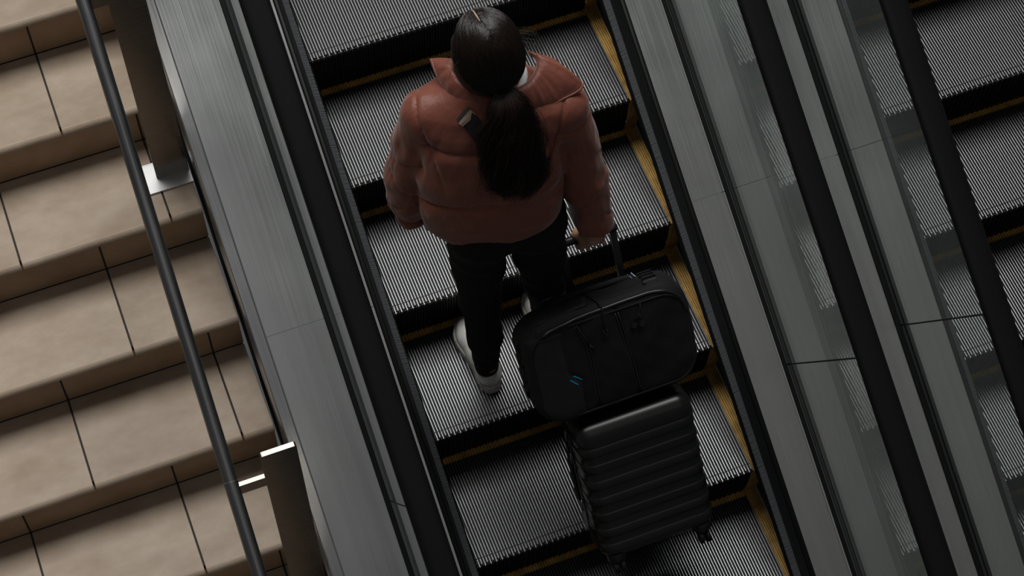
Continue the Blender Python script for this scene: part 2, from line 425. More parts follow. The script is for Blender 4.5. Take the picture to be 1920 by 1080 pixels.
# ================================================================== sculpting helpers (distance fields turned into meshes)
class Field:
    def __init__(s, lo, hi, h):
        s.lo = np.array(lo, float); s.h = h
        n = np.ceil((np.array(hi)-s.lo)/h).astype(int)+1
        s.ax = [(s.lo[i] + h*np.arange(n[i])).astype(np.float32) for i in range(3)]
        s.F = np.full(tuple(n), 0.5, np.float32)
    def sl(s, lo, hi):
        r = []
        for i in range(3):
            a = int(np.clip(np.floor((lo[i]-s.lo[i])/s.h), 0, len(s.ax[i])-1)); b = int(np.clip(np.ceil((hi[i]-s.lo[i])/s.h)+1, a+1, len(s.ax[i])))
            r.append(slice(a, b))
        return tuple(r)
    def co(s, sl):
        return s.ax[0][sl[0]][:,None,None], s.ax[1][sl[1]][None,:,None], s.ax[2][sl[2]][None,None,:]
    def union(s, fn, lo, hi, k=0.02):
        sl = s.sl(lo, hi); d = fn(*s.co(sl)); a = s.F[sl]
        if k > 0:
            hh = np.maximum(k-np.abs(a-d), 0)/k; s.F[sl] = np.minimum(a, d) - hh*hh*k*0.25
        else: s.F[sl] = np.minimum(a, d)
    def cut(s, fn, lo, hi, k=0.005):
        sl = s.sl(lo, hi); d = -fn(*s.co(sl)); a = s.F[sl]
        hh = np.maximum(k-np.abs(a-d), 0)/k; s.F[sl] = np.maximum(a, d) + hh*hh*k*0.25
    def cone(s, a, b, ra, rb, k=0.02, op='union', sq=None):
        a = np.array(a, float); b = np.array(b, float); ba = b-a; L2 = float(ba@ba); m = max(ra, rb)+0.05+k
        def fn(x, y, z):
            t = np.clip(((x-a[0])*ba[0]+(y-a[1])*ba[1]+(z-a[2])*ba[2])/L2, 0, 1)
            dx = x-a[0]-t*ba[0]; dy = y-a[1]-t*ba[1]; dz = z-a[2]-t*ba[2]
            return np.sqrt(dx*dx+dy*dy+dz*dz) - (ra+(rb-ra)*t)
        getattr(s, op)(fn, np.minimum(a, b)-m, np.maximum(a, b)+m, k)
    def chain(s, pts, rad, k=0.02):
        for i in range(len(pts)-1): s.cone(pts[i], pts[i+1], rad[i], rad[i+1], k)
    def ell(s, c, r, k=0.02, yaw=0.0, pitch=0.0, op='union'):
        c = np.array(c, float); r = np.array(r, float); m = float(r.max())+0.05+k
        R = (Matrix.Rotation(yaw, 3, 'Z') @ Matrix.Rotation(pitch, 3, 'X')).transposed()
        def fn(x, y, z):
            p = [x-c[0], y-c[1], z-c[2]]
            q = [(R[i][0]*p[0]+R[i][1]*p[1]+R[i][2]*p[2]) for i in range(3)]
            k0 = np.sqrt((q[0]/r[0])**2+(q[1]/r[1])**2+(q[2]/r[2])**2); k1 = np.sqrt((q[0]/r[0]**2)**2+(q[1]/r[1]**2)**2+(q[2]/r[2]**2)**2)
            return k0*(k0-1.0)/np.maximum(k1, 1e-6)
        getattr(s, op)(fn, c-m, c+m, k)
    def shift(s, fn, band=0.04):
        idx = np.nonzero(np.abs(s.F) < band)
        x, y, z = s.ax[0][idx[0]], s.ax[1][idx[1]], s.ax[2][idx[2]]
        s.F[idx] += fn(x, y, z).astype(np.float32)
    def mesh(s, name, smooth=True):
        F = s.F; S = F < 0; nx, ny, nz = F.shape
        def c(a, i, j, k): return a[i:nx-1+i, j:ny-1+j, k:nz-1+k]
        cnt = sum(c(S, i, j, k).astype(np.int8) for i in (0,1) for j in (0,1) for k in (0,1))
        act = (cnt > 0) & (cnt < 8); cells = np.nonzero(act); nA = len(cells[0])
        idm = np.full(act.shape, -1, np.int64); idm[cells] = np.arange(nA)
        corner = {}
        for i in (0,1):
            for j in (0,1):
                for k in (0,1): corner[(i,j,k)] = F[cells[0]+i, cells[1]+j, cells[2]+k]
        acc = np.zeros((nA, 3)); num = np.zeros(nA)
        for axis in range(3):
            o = [x for x in range(3) if x != axis]
            for u in (0,1):
                for v in (0,1):
                    p0 = [0,0,0]; p0[o[0]] = u; p0[o[1]] = v; p1 = list(p0); p1[axis] = 1
                    a, b = corner[tuple(p0)], corner[tuple(p1)]; m = (a < 0) != (b < 0)
                    t = np.where(m, a/np.where(a == b, 1, a-b), 0)
                    q = np.tile(np.array(p0, float), (nA, 1)); q[:, axis] = t
                    acc[m] += q[m]; num += m
        V = s.lo + s.h*(np.stack(cells, 1) + acc/np.maximum(num, 1)[:,None])
        faces = []
        for axis in range(3):
            o = [(axis+1) % 3, (axis+2) % 3]
            sa = [slice(None)]*3; sb = [slice(None)]*3; sa[axis] = slice(0, -1); sb[axis] = slice(1, None)
            A_, B_ = S[tuple(sa)], S[tuple(sb)]
            for flip, m in ((False, A_ & ~B_), (True, ~A_ & B_)):
                e = np.stack(np.nonzero(m), 1)
                e = e[(e[:,o[0]] > 0) & (e[:,o[1]] > 0) & (e[:,o[0]] < F.shape[o[0]]-1) & (e[:,o[1]] < F.shape[o[1]]-1)]
                q = []
                for du, dv in ((0,0),(-1,0),(-1,-1),(0,-1)):
                    ee = e.copy(); ee[:,o[0]] += du; ee[:,o[1]] += dv
                    q.append(idm[ee[:,0], ee[:,1], ee[:,2]])
                q = np.stack(q, 1)
                faces.append(q[:, ::-1] if flip else q)
        Fc = np.concatenate(faces); Fc = Fc[(Fc >= 0).all(1)]
        me = bpy.data.meshes.new(name)
        me.vertices.add(len(V)); me.vertices.foreach_set('co', V.astype(np.float32).ravel())
        me.loops.add(Fc.size); me.polygons.add(len(Fc))
        me.loops.foreach_set('vertex_index', Fc.astype(np.int32).ravel())
        me.polygons.foreach_set('loop_start', np.arange(0, Fc.size, 4, dtype=np.int32))
        me.polygons.foreach_set('loop_total', np.full(len(Fc), 4, np.int32))
        me.update(calc_edges=True); me.validate()
        me.polygons.foreach_set('use_smooth', [smooth]*len(me.polygons))
        return me
def waves(seed, n, kmin, kmax, stretch=(1,1,1)):
    r = np.random.default_rng(seed); K = r.normal(size=(n, 3)); K /= np.linalg.norm(K, axis=1)[:,None]
    K *= r.uniform(kmin, kmax, n)[:,None]*np.array(stretch); ph = r.uniform(0, 6.28, n); Q = r.normal(size=(n, 3))*kmin*0.5
    def fn(x, y, z):
        o = 0
        for i in range(n): o = o + np.sin(K[i,0]*x+K[i,1]*y+K[i,2]*z+ph[i]+1.3*np.sin(Q[i,0]*x+Q[i,1]*y+Q[i,2]*z))
        return o/math.sqrt(n)
    return fn

# ================================================================== person
G = -3*PZ
M['skin'] = mat('skin', (0.42, 0.235, 0.155), 0.5, Subsurface_Weight=0.1)
M['skin'].node_tree.nodes['Principled BSDF'].inputs['Subsurface Radius'].default_value = (0.01, 0.004, 0.002)
M['scalp'] = mat('pale_scalp', (0.46, 0.33, 0.26), 0.6)
M['jacket'] = mat('rust_brown_satin_nylon', (0.200, 0.061, 0.039), 0.48, 0, 0.4, Sheen_Weight=0.25, Sheen_Roughness=0.4)
bump(M['jacket'], 900, 0.10, 0.0004, 2)
bump(M['jacket'], 13, 0.35, 0.014, 3, (1.7, 1.7, 0.7))
M['trouser'] = mat('black_denim', (0.0075, 0.0075, 0.0085), 0.85, 0, 0.25)
bump(M['trouser'], 500, 0.25, 0.0005, 2)
M['hair'] = mat('dark_brown_hair', (0.010, 0.0062, 0.005), 0.6, 0, 0.3)
M['hair_strand'] = mat('dark_brown_hair_strands', (0.010, 0.006, 0.0045), 0.27, 0, 0.28)
M['pony_strand'] = mat('brown_ponytail_strands', (0.019, 0.0105, 0.008), 0.42, 0, 0.3)
M['shoe'] = mat('white_leather', (0.50, 0.485, 0.46), 0.5)
noise_col(M['shoe'], (0.56, 0.54, 0.51), (0.70, 0.69, 0.67), 30, 4)
M['sole'] = mat('off_white_rubber_sole', (0.42, 0.385, 0.335), 0.65)
noise_col(M['sole'], (0.32, 0.27, 0.21), (0.58, 0.55, 0.50), 45, 5, None, 0.3, 0.6)
M['shirt'] = mat('white_cotton', (0.62, 0.62, 0.62), 0.8)
M['strap'] = mat('black_webbing', (0.010, 0.010, 0.011), 0.7)
M['strap_tab'] = mat('beige_strap_tab', (0.36, 0.25, 0.19), 0.6)
M['eye'] = mat('eye_white', (0.7, 0.68, 0.65), 0.3)

person = thing('person', (-0.12, -0.83, G), 'person in a rust brown puffer jacket with a long dark ponytail, holding a suitcase handle', 'person')
YAW = math.radians(-18.5)
cU, sU = math.cos(YAW), math.sin(YAW)
def uv(x, y, cx, cy):                       # torso frame: u to the wearer's right, v forward
    dx, dy = x-cx, y-cy
    return dx*cU + dy*sU, -dx*sU + dy*cU
def torso_fn(zs, cx, cy, a, b, ex=2.3):
    def fn(x, y, z):
        Cx, Cy, Aa, Bb = (np.interp(z, zs, q).astype(np.float32) for q in (cx, cy, a, b))
        u, v = uv(x, y, Cx, Cy)
        r = (np.abs(u/Aa)**ex + np.abs(v/Bb)**ex)**(1/ex)
        d = (r-1.0)*np.minimum(Aa, Bb)*0.95
        cap = np.maximum(zs[0]+0.012-z, z-(zs[-1]-0.02))
        return np.where(cap > 0, np.sqrt(np.maximum(d+0.02, 0)**2+(cap+0.0)**2)-0.02+np.minimum(d, 0)*0, d) + 0*x
    return fn
def arm(side):
    if side < 0: return [(-0.318,-0.787,0.668),(-0.380,-0.776,0.405),(-0.384,-0.777,0.218)]
    return [(0.018,-0.893,0.660),(0.066,-0.917,0.345),(0.097,-0.968,0.030)]

# body: one continuous figure (head with face, neck, trunk, arms, hands, legs)
HC = np.array([-0.160, -0.815, G+1.485])
def build_body():
    f = Field((-0.47,-1.04,G), (0.17,-0.62,G+1.62), 0.0045)
    hx, hy, hz = HC
    f.ell((hx, hy, hz+0.015), (0.074, 0.092, 0.092), 0.02)
    f.ell((hx, hy+0.030, hz-0.040), (0.058, 0.060, 0.070), 0.03)
    f.ell((hx, hy+0.062, hz-0.085), (0.026, 0.024, 0.022), 0.03)          # chin
    f.cone((hx, hy+0.088, hz+0.012), (hx, hy+0.103, hz-0.018), 0.007, 0.012, 0.012)   # nose
    for s in (-1, 1):
        f.ell((hx+s*0.030, hy+0.083, hz+0.012), (0.015, 0.012, 0.010), 0.006, op='cut')
        f.ell((hx+s*0.030, hy+0.076, hz+0.012), (0.012, 0.012, 0.011), 0.003)         # eyes
        f.ell((hx+s*0.033, hy+0.066, hz-0.02), (0.022, 0.022, 0.018), 0.02)           # cheeks
        f.ell((hx+s*0.084, hy-0.002, hz-0.012), (0.010, 0.019, 0.032), 0.008, yaw=s*0.35)  # ears
    f.ell((hx, hy+0.086, hz-0.048), (0.020, 0.010, 0.0055), 0.006)        # lips
    f.ell((hx, hy+0.084, hz-0.058), (0.017, 0.010, 0.0060), 0.006)
    f.cone((hx+0.004, hy-0.012, hz-0.07), (-0.152,-0.838,G+1.31), 0.050, 0.058, 0.03)
    f.chain([(-0.150,-0.835,G+1.24),(-0.165,-0.845,G+1.05),(-0.160,-0.870,G+0.90)], [0.095,0.085,0.095], 0.06)
    for s in (-1, 1):
        sh, el, wr = [np.array(p) for p in arm(s)]
        if s > 0: wr = np.array([0.088,-0.947,0.145])
        f.cone((-0.15,-0.83,G+1.27), sh, 0.07, 0.045, 0.03)
        f.chain([sh, el, wr], [0.042,0.036,0.024], 0.02)
    # right hand closed on the grip of the suitcase
    w = np.array([0.088,-0.948,0.150])
    f.chain([w, (0.089,-0.944,0.100), (0.090,-0.938,0.062)], [0.024,0.026,0.025], 0.02)
    f.ell((0.090,-0.938,0.068), (0.042, 0.018, 0.034), 0.015)
    for i, (dx, ln) in enumerate(((-0.031, 0.95), (-0.0105, 1.06), (0.0105, 1.0), (0.031, 0.85))):
        x = 0.090+dx
        f.chain([(x,-0.940,0.058), (x,-0.9395,0.030-0.004*ln), (x,-0.921,0.0035-0.003*(ln-1)), (x,-0.899,0.008), (x,-0.893,0.020)], [0.0100,0.0098,0.0090,0.0086,0.0080], 0.004)
    f.chain([(0.058,-0.938,0.075), (0.050,-0.915,0.058), (0.062,-0.894,0.044), (0.083,-0.890,0.036)], [0.012,0.0115,0.010,0.009], 0.006)
    # left hand, relaxed, in front of the cuff
    w = np.array([-0.388,-0.775,0.218])
    f.chain([w, (-0.384,-0.745,0.190), (-0.378,-0.715,0.165)], [0.023,0.024,0.024], 0.02)
    f.ell((-0.378,-0.712,0.163), (0.018, 0.030, 0.038), 0.015, pitch=0.5)
    for i, (dz, ln) in enumerate(((0.026, 0.95), (0.008, 1.05), (-0.010, 1.0), (-0.027, 0.85))):
        p = np.array([-0.376,-0.700,0.160+dz])
        f.chain([p, p+np.array([0.006,0.034,-0.018])*ln, p+np.array([0.022,0.052,-0.040])*ln, p+np.array([0.038,0.050,-0.058])*ln], [0.0095,0.009,0.0085,0.0078], 0.004)
    f.chain([(-0.368,-0.728,0.195), (-0.352,-0.700,0.192), (-0.342,-0.676,0.178)], [0.011,0.010,0.009], 0.006)
    # legs
    f.ell((-0.155,-0.885,G+0.86), (0.145, 0.095, 0.095), 0.04)
    for pts in (LEG_L, LEG_R):
        f.chain(pts, [0.072,0.046,0.030], 0.03)
    f.chain([(-0.236,-0.912,G+0.10), (-0.236,-0.915,G+0.05), (-0.235,-0.76,G+0.035)], [0.030,0.026,0.022], 0.02)
    f.chain([(0.003,-0.845,G+0.10), (0.003,-0.865,G+0.05), (0.003,-0.735,G+0.035)], [0.030,0.026,0.022], 0.02)
    return f.mesh('body')
LEG_L = [(-0.232,-0.880,G+0.80), (-0.237,-0.893,G+0.46), (-0.236,-0.912,G+0.10)]
LEG_R = [(-0.070,-0.900,G+0.80), (-0.044,-0.905,G+0.46), (0.003,-0.845,G+0.10)]
body = link('body', build_body(), M['skin'], person)

# jacket
SEAM1, SEAM2, HEM = G+1.232, G+1.050, G+0.840
JF = None
def build_jacket():
    global JF
    f = Field((-0.49,-1.07,0.16), (0.19,-0.62,0.80), 0.0037)
    zs = [HEM-0.02, G+0.870, G+0.95, G+1.03, G+1.11, G+1.205, G+1.27, G+1.315, G+1.350, G+1.39]
    cx = [-0.188,-0.188,-0.186,-0.182,-0.176,-0.168,-0.160,-0.155,-0.153,-0.153]
    cy = [-0.862,-0.862,-0.862,-0.860,-0.850,-0.840,-0.830,-0.828,-0.828,-0.828]
    a = [0.172,0.188,0.198,0.198,0.201,0.197,0.190,0.165,0.120,0.080]
    b = [0.116,0.128,0.136,0.134,0.133,0.126,0.118,0.104,0.087,0.070]
    f.union(torso_fn(zs, cx, cy, a, b, 2.5), (-0.50,-1.09,0.15), (0.20,-0.60,0.80), 0.0)
    for s in (-1, 1):
        sh, el, wr = arm(s)
        c0 = (-0.150+s*0.085*cU, -0.830+s*0.085*sU, G+1.275)
        f.cone(c0, sh, 0.066, 0.062, 0.05)
        mid1 = tuple((np.array(sh)+np.array(el))/2 + np.array([s*0.008, 0, 0])); mid2 = tuple((np.array(el)+np.array(wr))/2)
        f.chain([sh, mid1], [0.063,0.065], 0.018)
        f.chain([mid1, el, mid2, wr], [0.065,0.066,0.064,0.054 if s > 0 else 0.050], 0.007)
    w1 = waves(1, 7, 22, 55, (1, 1, 1.3)); w2 = waves(2, 8, 60, 120, (1.2, 1.2, 0.7)); w3 = waves(4, 6, 12, 24)
    AR = {s: [np.array(p) for p in arm(s)] for s in (-1, 1)}
    def disp(x, y, z):
        u, v = uv(x, y, -0.165, -0.845)
        in_arm = np.zeros_like(x)
        d = np.zeros_like(x)
        for s in (-1, 1):
            sh, el, wr = AR[s]
            R_ = T_ = A_ = None
            for (p, q, t0) in ((sh, el, 0.0), (el, wr, 1.0)):
                ba = q-p; t = ((x-p[0])*ba[0]+(y-p[1])*ba[1]+(z-p[2])*ba[2])/(ba@ba)
                t = np.clip(t, -1 if t0 == 0 else 0, 1)
                dx, dy, dz = x-p[0]-t*ba[0], y-p[1]-t*ba[1], z-p[2]-t*ba[2]
                r = np.sqrt(dx*dx+dy*dy+dz*dz); an = np.arctan2(dy, dx)
                if R_ is None: R_, T_, A_ = r, t+t0, an
                else:
                    c = r < R_; T_ = np.where(c, t+t0, T_); A_ = np.where(c, an, A_); R_ = np.minimum(R_, r)
            m = np.clip((0.105-R_)/0.03, 0, 1)*np.clip((s*u-0.150)/0.03, 0, 1)*np.clip((T_-0.10)/0.15, 0, 1)
            in_arm = np.maximum(in_arm, m)
            wob = 0.05*np.sin(A_*2+s)
            for ts, tilt in ((0.58, 0.16), (1.00, -0.18), (1.42, 0.16)):
                g = T_-ts-tilt*np.sin(A_+0.9*s)-wob*0.4
                d += m*0.0034*np.exp(-(np.abs(g)/0.022)**1.4)
                d += m*0.0013*np.sin(A_*15+ts*9+3*np.sin(A_*4))*np.exp(-np.abs(g)/0.12)
                d -= m*0.0016*np.exp(-((g-0.20)/0.12)**2)
            d += m*0.010*np.exp(-((T_-1.93)/0.05)**2)
            sa = s*u-0.160-0.03*np.clip((z-G-1.22)/0.1, -1, 1)          # armhole seam
            d += 0.0060*np.exp(-(np.abs(sa)/0.0045)**1.5)*np.clip((z-(G+1.10))/0.08, 0, 1)*(v < 0.09)
        tb = 1-in_arm
        s1 = z-SEAM1-0.006*np.sin(u*9+0.4); s2 = z-SEAM2+0.034*(u/0.18)**2; s3 = z-(HEM+0.020+0.20*np.maximum(u-0.01, 0))
        for sv, dep in ((s1, 0.0085), (s2, 0.0085), (s3, 0.004)):
            d += tb*dep*np.exp(-(np.abs(sv)/0.0060)**1.2)
            d += tb*0.0012*np.sin(u*110+7*np.sin(u*27))*np.exp(-np.abs(sv)/0.016)
        for mid_, wd in (((SEAM1+SEAM2)/2, 0.088), ((SEAM2+HEM)/2, 0.092)):
            d -= tb*0.006*np.clip(1-((z-mid_)/wd)**4, 0, 1)
        d += 0.0016*w1(x, y, z) + (0.0007+0.0012*in_arm)*w2(x, y, z) + 0.0022*w3(x, y, z)
        # pull folds on the right shoulder blade and at the left armpit
        d += 0.0034*np.sin((u*0.9+(z-G)*0.62)*120)*np.exp(-((u-0.105)/0.045)**2-((z-G-1.245)/0.045)**2)*(v < 0)
        d += 0.0040*np.exp(-(((u+0.150)-0.35*(z-G-1.22))/0.008)**2-((z-G-1.22)/0.04)**2)*(v < 0)
        return d
    f.shift(disp, 0.05)
    f.cut(lambda x, y, z: (lambda u, v: z-(HEM-0.004+0.20*np.maximum(u+0.01, 0)-0.10*np.maximum(v, 0)))(*uv(x, y, -0.188, -0.862)), (-0.36,-1.07,0.15), (0.030,-0.62,HEM+0.09), 0.016)
    # open below: hollow hem, cuffs and neck so the wearer shows
    f.cut(lambda x, y, z: (lambda u, v: np.maximum((np.sqrt((u/0.160)**2+(v/0.105)**2)-1)*0.1, z-(HEM+0.035)))(*uv(x, y, -0.188, -0.862))+0*x, (-0.45,-1.05,0.15), (0.1,-0.68,HEM+0.05), 0.008)
    for s in (-1, 1):
        el, wr = [np.array(p) for p in arm(s)[1:]]; dr = (wr-el)/np.linalg.norm(wr-el)
        f.cone(wr-dr*0.01, wr+dr*0.08, 0.031, 0.034, 0.006, op='cut')
    f.cone((-0.153,-0.828,G+1.335), (-0.155,-0.825,G+1.45), 0.062, 0.075, 0.01, op='cut')
    JF = f
    return f.mesh('jacket')
def back_surface(f, x, z):
    """y of the first surface met when walking forward from behind at (x, z)"""
    i = int(round((x-f.lo[0])/f.h)); k = int(round((z-f.lo[2])/f.h)); col = f.F[i, :, k]; j = int(np.argmax(col < 0))
    a, b = col[j-1], col[j]
    return float(f.ax[1][j-1] + f.h*a/(a-b)) if j > 0 else float(f.ax[1][0])
jacket = link('jacket', build_jacket(), M['jacket'], person)
jacket['label'] = 'rust brown quilted puffer jacket'
WLOC[jacket.name] = Matrix()

# wide turned-down collar
def catmull(P, n):
    P = [np.array(p, float) for p in P]; P = [2*P[0]-P[1]] + P + [2*P[-1]-P[-2]]; out = []
    for i in range(1, len(P)-2):
        for k in range(n):
            t = k/n
            out.append(0.5*((2*P[i])+(-P[i-1]+P[i+1])*t+(2*P[i-1]-5*P[i]+4*P[i+1]-P[i+2])*t*t+(-P[i-1]+3*P[i]-3*P[i+1]+P[i+2])*t**3))
    out.append(P[-2]); return np.array(out)
C_IN = [(-0.222,-0.722,0.762),(-0.230,-0.770,0.782),(-0.230,-0.812,0.790),(-0.213,-0.852,0.786),(-0.180,-0.878,0.784),(-0.143,-0.888,0.784),(-0.100,-0.884,0.782),(-0.066,-0.872,0.782),(-0.040,-0.850,0.788),(-0.030,-0.826,0.795),(-0.040,-0.796,0.798)]
C_OUT = [(-0.276,-0.700,0.764),(-0.276,-0.748,0.752),(-0.268,-0.800,0.740),(-0.247,-0.852,0.728),(-0.207,-0.894,0.716),(-0.155,-0.918,0.710),(-0.100,-0.925,0.710),(-0.045,-0.924,0.712),(0.008,-0.918,0.718),(0.072,-0.900,0.730),(0.022,-0.834,0.782)]
def build_collar():
    I = catmull(C_IN, 10); O = catmull(C_OUT, 10); n = len(I); mb = MB(); rings = []; rim = []
    for i in range(n):
        t = i/(n-1); d = O[i]-I[i]; L = np.linalg.norm(d); d /= L
        up = np.array([0,0,1.0])-d*d[2]; up /= np.linalg.norm(up)
        wr = 0.0008*math.sin(t*83+2*math.sin(t*9))+0.0022*math.sin(t*29+1)+0.0009*math.sin(t*131+3*math.sin(t*17))
        ea = min(1.0, 0.30+min(t, 1-t)*12)
        prof = [(0.0,-0.004),(-0.006,0.004),(0.02,0.013),(0.15,0.0165+wr*0.6),(0.35,0.0175+wr),(0.55,0.0165+wr),(0.74,0.0125+wr*0.8),(0.87,0.0075),(0.93,0.0040),(0.97,0.0030),(1.0,0.0),(0.96,-0.005),(0.6,-0.006),(0.25,-0.006)]
        rings.append([tuple(I[i]+d*L*a+up*b*ea) for a, b in prof])
        rim.append(tuple(O[i]+up*0.0005-d*0.003))
    return mb.loft(rings).mesh('collar', True), MB().tube(rim[:92], [0.002]+[0.0040]*90+[0.002], 8).mesh('collar_piping', True)
cm, cpm = build_collar()
link('collar', cm, M['jacket'], jacket)
link('collar_piping', cpm, M['jacket'], jacket)
# white shirt neck
link('shirt_collar', MB().tube([(-0.142+0.074*math.cos(a), -0.828+0.066*math.sin(a), G+1.378+0.014*math.sin(a+0.6)) for a in np.linspace(0, 2*math.pi, 33)], 0.011, 8).mesh('shirt_collar', True), M['shirt'], person)

# trousers
def build_trousers():
    f = Field((-0.37,-1.06,G+0.06), (0.09,-0.70,G+0.98), 0.005)
    f.ell((-0.158,-0.885,G+0.875), (0.168, 0.112, 0.085), 0.04, yaw=YAW*0.6)
    f.ell((-0.222,-0.922,G+0.83), (0.098, 0.078, 0.090), 0.03); f.ell((-0.088,-0.938,G+0.83), (0.098, 0.078, 0.090), 0.03)
    for pts, rr in ((LEG_L, (0.092, 0.059, 0.0365)), (LEG_R, (0.092, 0.059, 0.040))):
        p0, p1, p2 = [np.array(p) for p in pts]
        f.chain([p0, (p0+p1)/2, p1, (p1+p2)/2+np.array([0, -0.012, 0]), p2+np.array([0,0,0.004])], [rr[0], 0.074, rr[1], 0.051, rr[2]], 0.02)
    w = waves(9, 8, 25, 70, (1, 1, 1.8)); w2 = waves(10, 6, 90, 140, (0.5, 0.5, 1.5))
    def disp(x, y, z):
        lo = np.clip((G+0.30-z)/0.2, 0, 1)
        return 0.0017*w(x, y, z) + lo*0.0022*w2(x, y, z)
    f.shift(disp)
    return f.mesh('trousers')
link('trousers', build_trousers(), M['trouser'], person)

# shoes
def build_shoe(root, ox, oy, ang):
    T = Matrix.Translation(Vector((ox, oy, G))) @ Matrix.Rotation(ang, 4, 'Z')
    f = Field((-0.07,-0.015,-0.004), (0.07,0.285,0.045), 0.003)
    def sole(x, y, z):
        hw = np.interp(y, [0.0,0.02,0.05,0.10,0.15,0.19,0.225,0.255,0.272], [0.016,0.031,0.037,0.036,0.044,0.049,0.047,0.034,0.010]).astype(np.float32)
        cxs = np.interp(y, [0,0.1,0.2,0.27], [0.0,0.003,-0.002,0.004]).astype(np.float32)
        d2 = np.maximum(np.abs(x-cxs)-hw, np.maximum(-y, y-0.272))*0.9
        return np.maximum(d2 + 0.10*np.maximum(np.abs(z-0.016)-0.012, 0), np.abs(z-0.016)-0.016) - 0.002 + 0.0012*(np.abs(z-0.022) < 0.002)
    f.union(sole, (-0.1,-0.1,-0.1), (0.1,0.3,0.1), 0)
    m = f.mesh('sole'); m.transform(T)
    sh = link('shoe', None, None, root); 
    bpy.data.objects.remove(sh)
    u = Field((-0.07,-0.02,0.02), (0.07,0.285,0.135), 0.003)
    u.chain([(0,0.038,0.040),(0,0.045,0.075)], [0.034,0.031], 0.02)
    u.chain([(0,0.045,0.045),(0.002,0.12,0.048),(0,0.19,0.040),(0.001,0.226,0.036)], [0.036,0.037,0.041,0.036], 0.03)
    u.cone((0,0.070,0.080), (0,0.165,0.060), 0.028, 0.022, 0.03)
    u.cut(lambda x, y, z: 0.027-z+0*x+0*y, (-0.1,-0.1,0), (0.1,0.3,0.04), 0.002)
    u.cone((0,0.048,0.075), (0,0.052,0.15), 0.0265, 0.034, 0.004, op='cut')
    def dd(x, y, z):
        d = 0.0022*np.exp(-((y-0.075-0.25*(z-0.06))/0.002)**2)*(z < 0.085)          # heel counter seam
        d += 0.0022*np.exp(-((y-0.205+0.3*np.abs(x))/0.002)**2)                     # toe cap seam
        for q in (0.100, 0.122, 0.144): d += 0.0018*np.exp(-((y-q-0.7*(z-0.05))/0.0018)**2)*(np.abs(x) > 0.022)
        d += 0.0022*np.exp(-((z-0.046)/0.0016)**2)*(y < 0.07)
        return d
    u.shift(dd, 0.02)
    um = u.mesh('shoe'); um.transform(T)
    sh = link('shoe', um, M['shoe'], root); WLOC[sh.name] = Matrix()
    link('sole', m, M['sole'], sh)
    for j in range(5):
        y = 0.098+j*0.020; z = 0.1005-(y-0.09)*0.245
        mb = MB().tube([(-0.021, y-0.004, z-0.007), (-0.010, y, z+0.002), (0.010, y, z+0.002), (0.021, y+0.004, z-0.007)], 0.0030, 6)
        lm = mb.mesh('lace', True); lm.transform(T)
        link('lace', lm, M['shirt'], sh)
build_shoe(person, -0.230, -0.957, math.radians(1))
build_shoe(person, 0.004, -0.930, math.radians(0))

# hair
TIE = np.array([-0.153,-0.917,G+1.448])
HF = None
def build_hair_cap():
    global HF
    f = Field((-0.29,-0.95,G+1.36), (-0.03,-0.68,G+1.63), 0.004)
    hx, hy, hz = HC
    f.ell((hx, hy-0.006, hz+0.022), (0.089, 0.102, 0.100), 0.02)
    f.ell((hx, hy-0.030, hz-0.020), (0.088, 0.078, 0.078), 0.03)
    f.cone((hx+0.002, hy-0.06, hz-0.03), TIE+np.array([0,0.012,0.004]), 0.045, 0.010, 0.03)
    w = waves(21, 6, 180, 320, (1, 0.25, 0.25))
    def disp(x, y, z):
        d = 0.0008*w(x, y, z)
        d += 0.0035*np.exp(-((x-hx+0.012)/0.003)**2)*(y > hy-0.012)*(z > hz+0.05)   # parting
        return d
    f.shift(disp, 0.02)
    # leave the face free
    f.cut(lambda x, y, z: np.maximum(hy+0.058-y-0.35*(z-hz), z-(hz+0.068))+0*x, (-0.4,-0.8,G+1.3), (0.0,-0.6,G+1.7), 0.01)
    f.cut(lambda x, y, z: np.maximum(np.maximum(hy+0.012-y, z-(hz-0.015)), 0*x-1)+0*x, (-0.4,-0.81,G+1.3), (0.0,-0.6,G+1.7), 0.01)
    HF = f
    return f.mesh('hair')
hair = link('hair', build_hair_cap(), M['hair'], person); WLOC[hair.name] = Matrix()
link('parting_line', MB().tube([(HC[0]+dx-0.012, HC[1]+dy, HC[2]+dz) for dx, dy, dz in ((0.001,0.066,0.092),(0.0005,0.050,0.1055),(0.0,0.030,0.1140),(0.001,0.012,0.1175),(0.002,-0.006,0.1180))], [0.0018,0.0022,0.0024,0.0020,0.0008], 6).mesh('parting_line', True), M['scalp'], hair)
def ribbon_strands(paths, name, r0, mt, parent, n=3):
    mb = MB()
    for P in paths:
        m = len(P); mb.tube([tuple(p) for p in P], [r0*(1-0.65*(i/(m-1))**2) for i in range(m)], n, False)
    o = link(name, mb.mesh(name, True), mt, parent); o['kind'] = 'stuff'
    return o
def head_radius(d):
    c = np.array([HC[0], HC[1]-0.008, HC[2]+0.014]); s = np.linspace(0.155, 0.03, 64); P = c+d*s[:,None]
    ix = np.clip(np.round((P-HF.lo)/HF.h).astype(int), 0, np.array(HF.F.shape)-1)
    F = HF.F[ix[:,0], ix[:,1], ix[:,2]]; j = int(np.argmax(F < 0))
    if j == 0: return 0.10
    return s[j-1]+(s[j]-s[j-1])*F[j-1]/(F[j-1]-F[j])
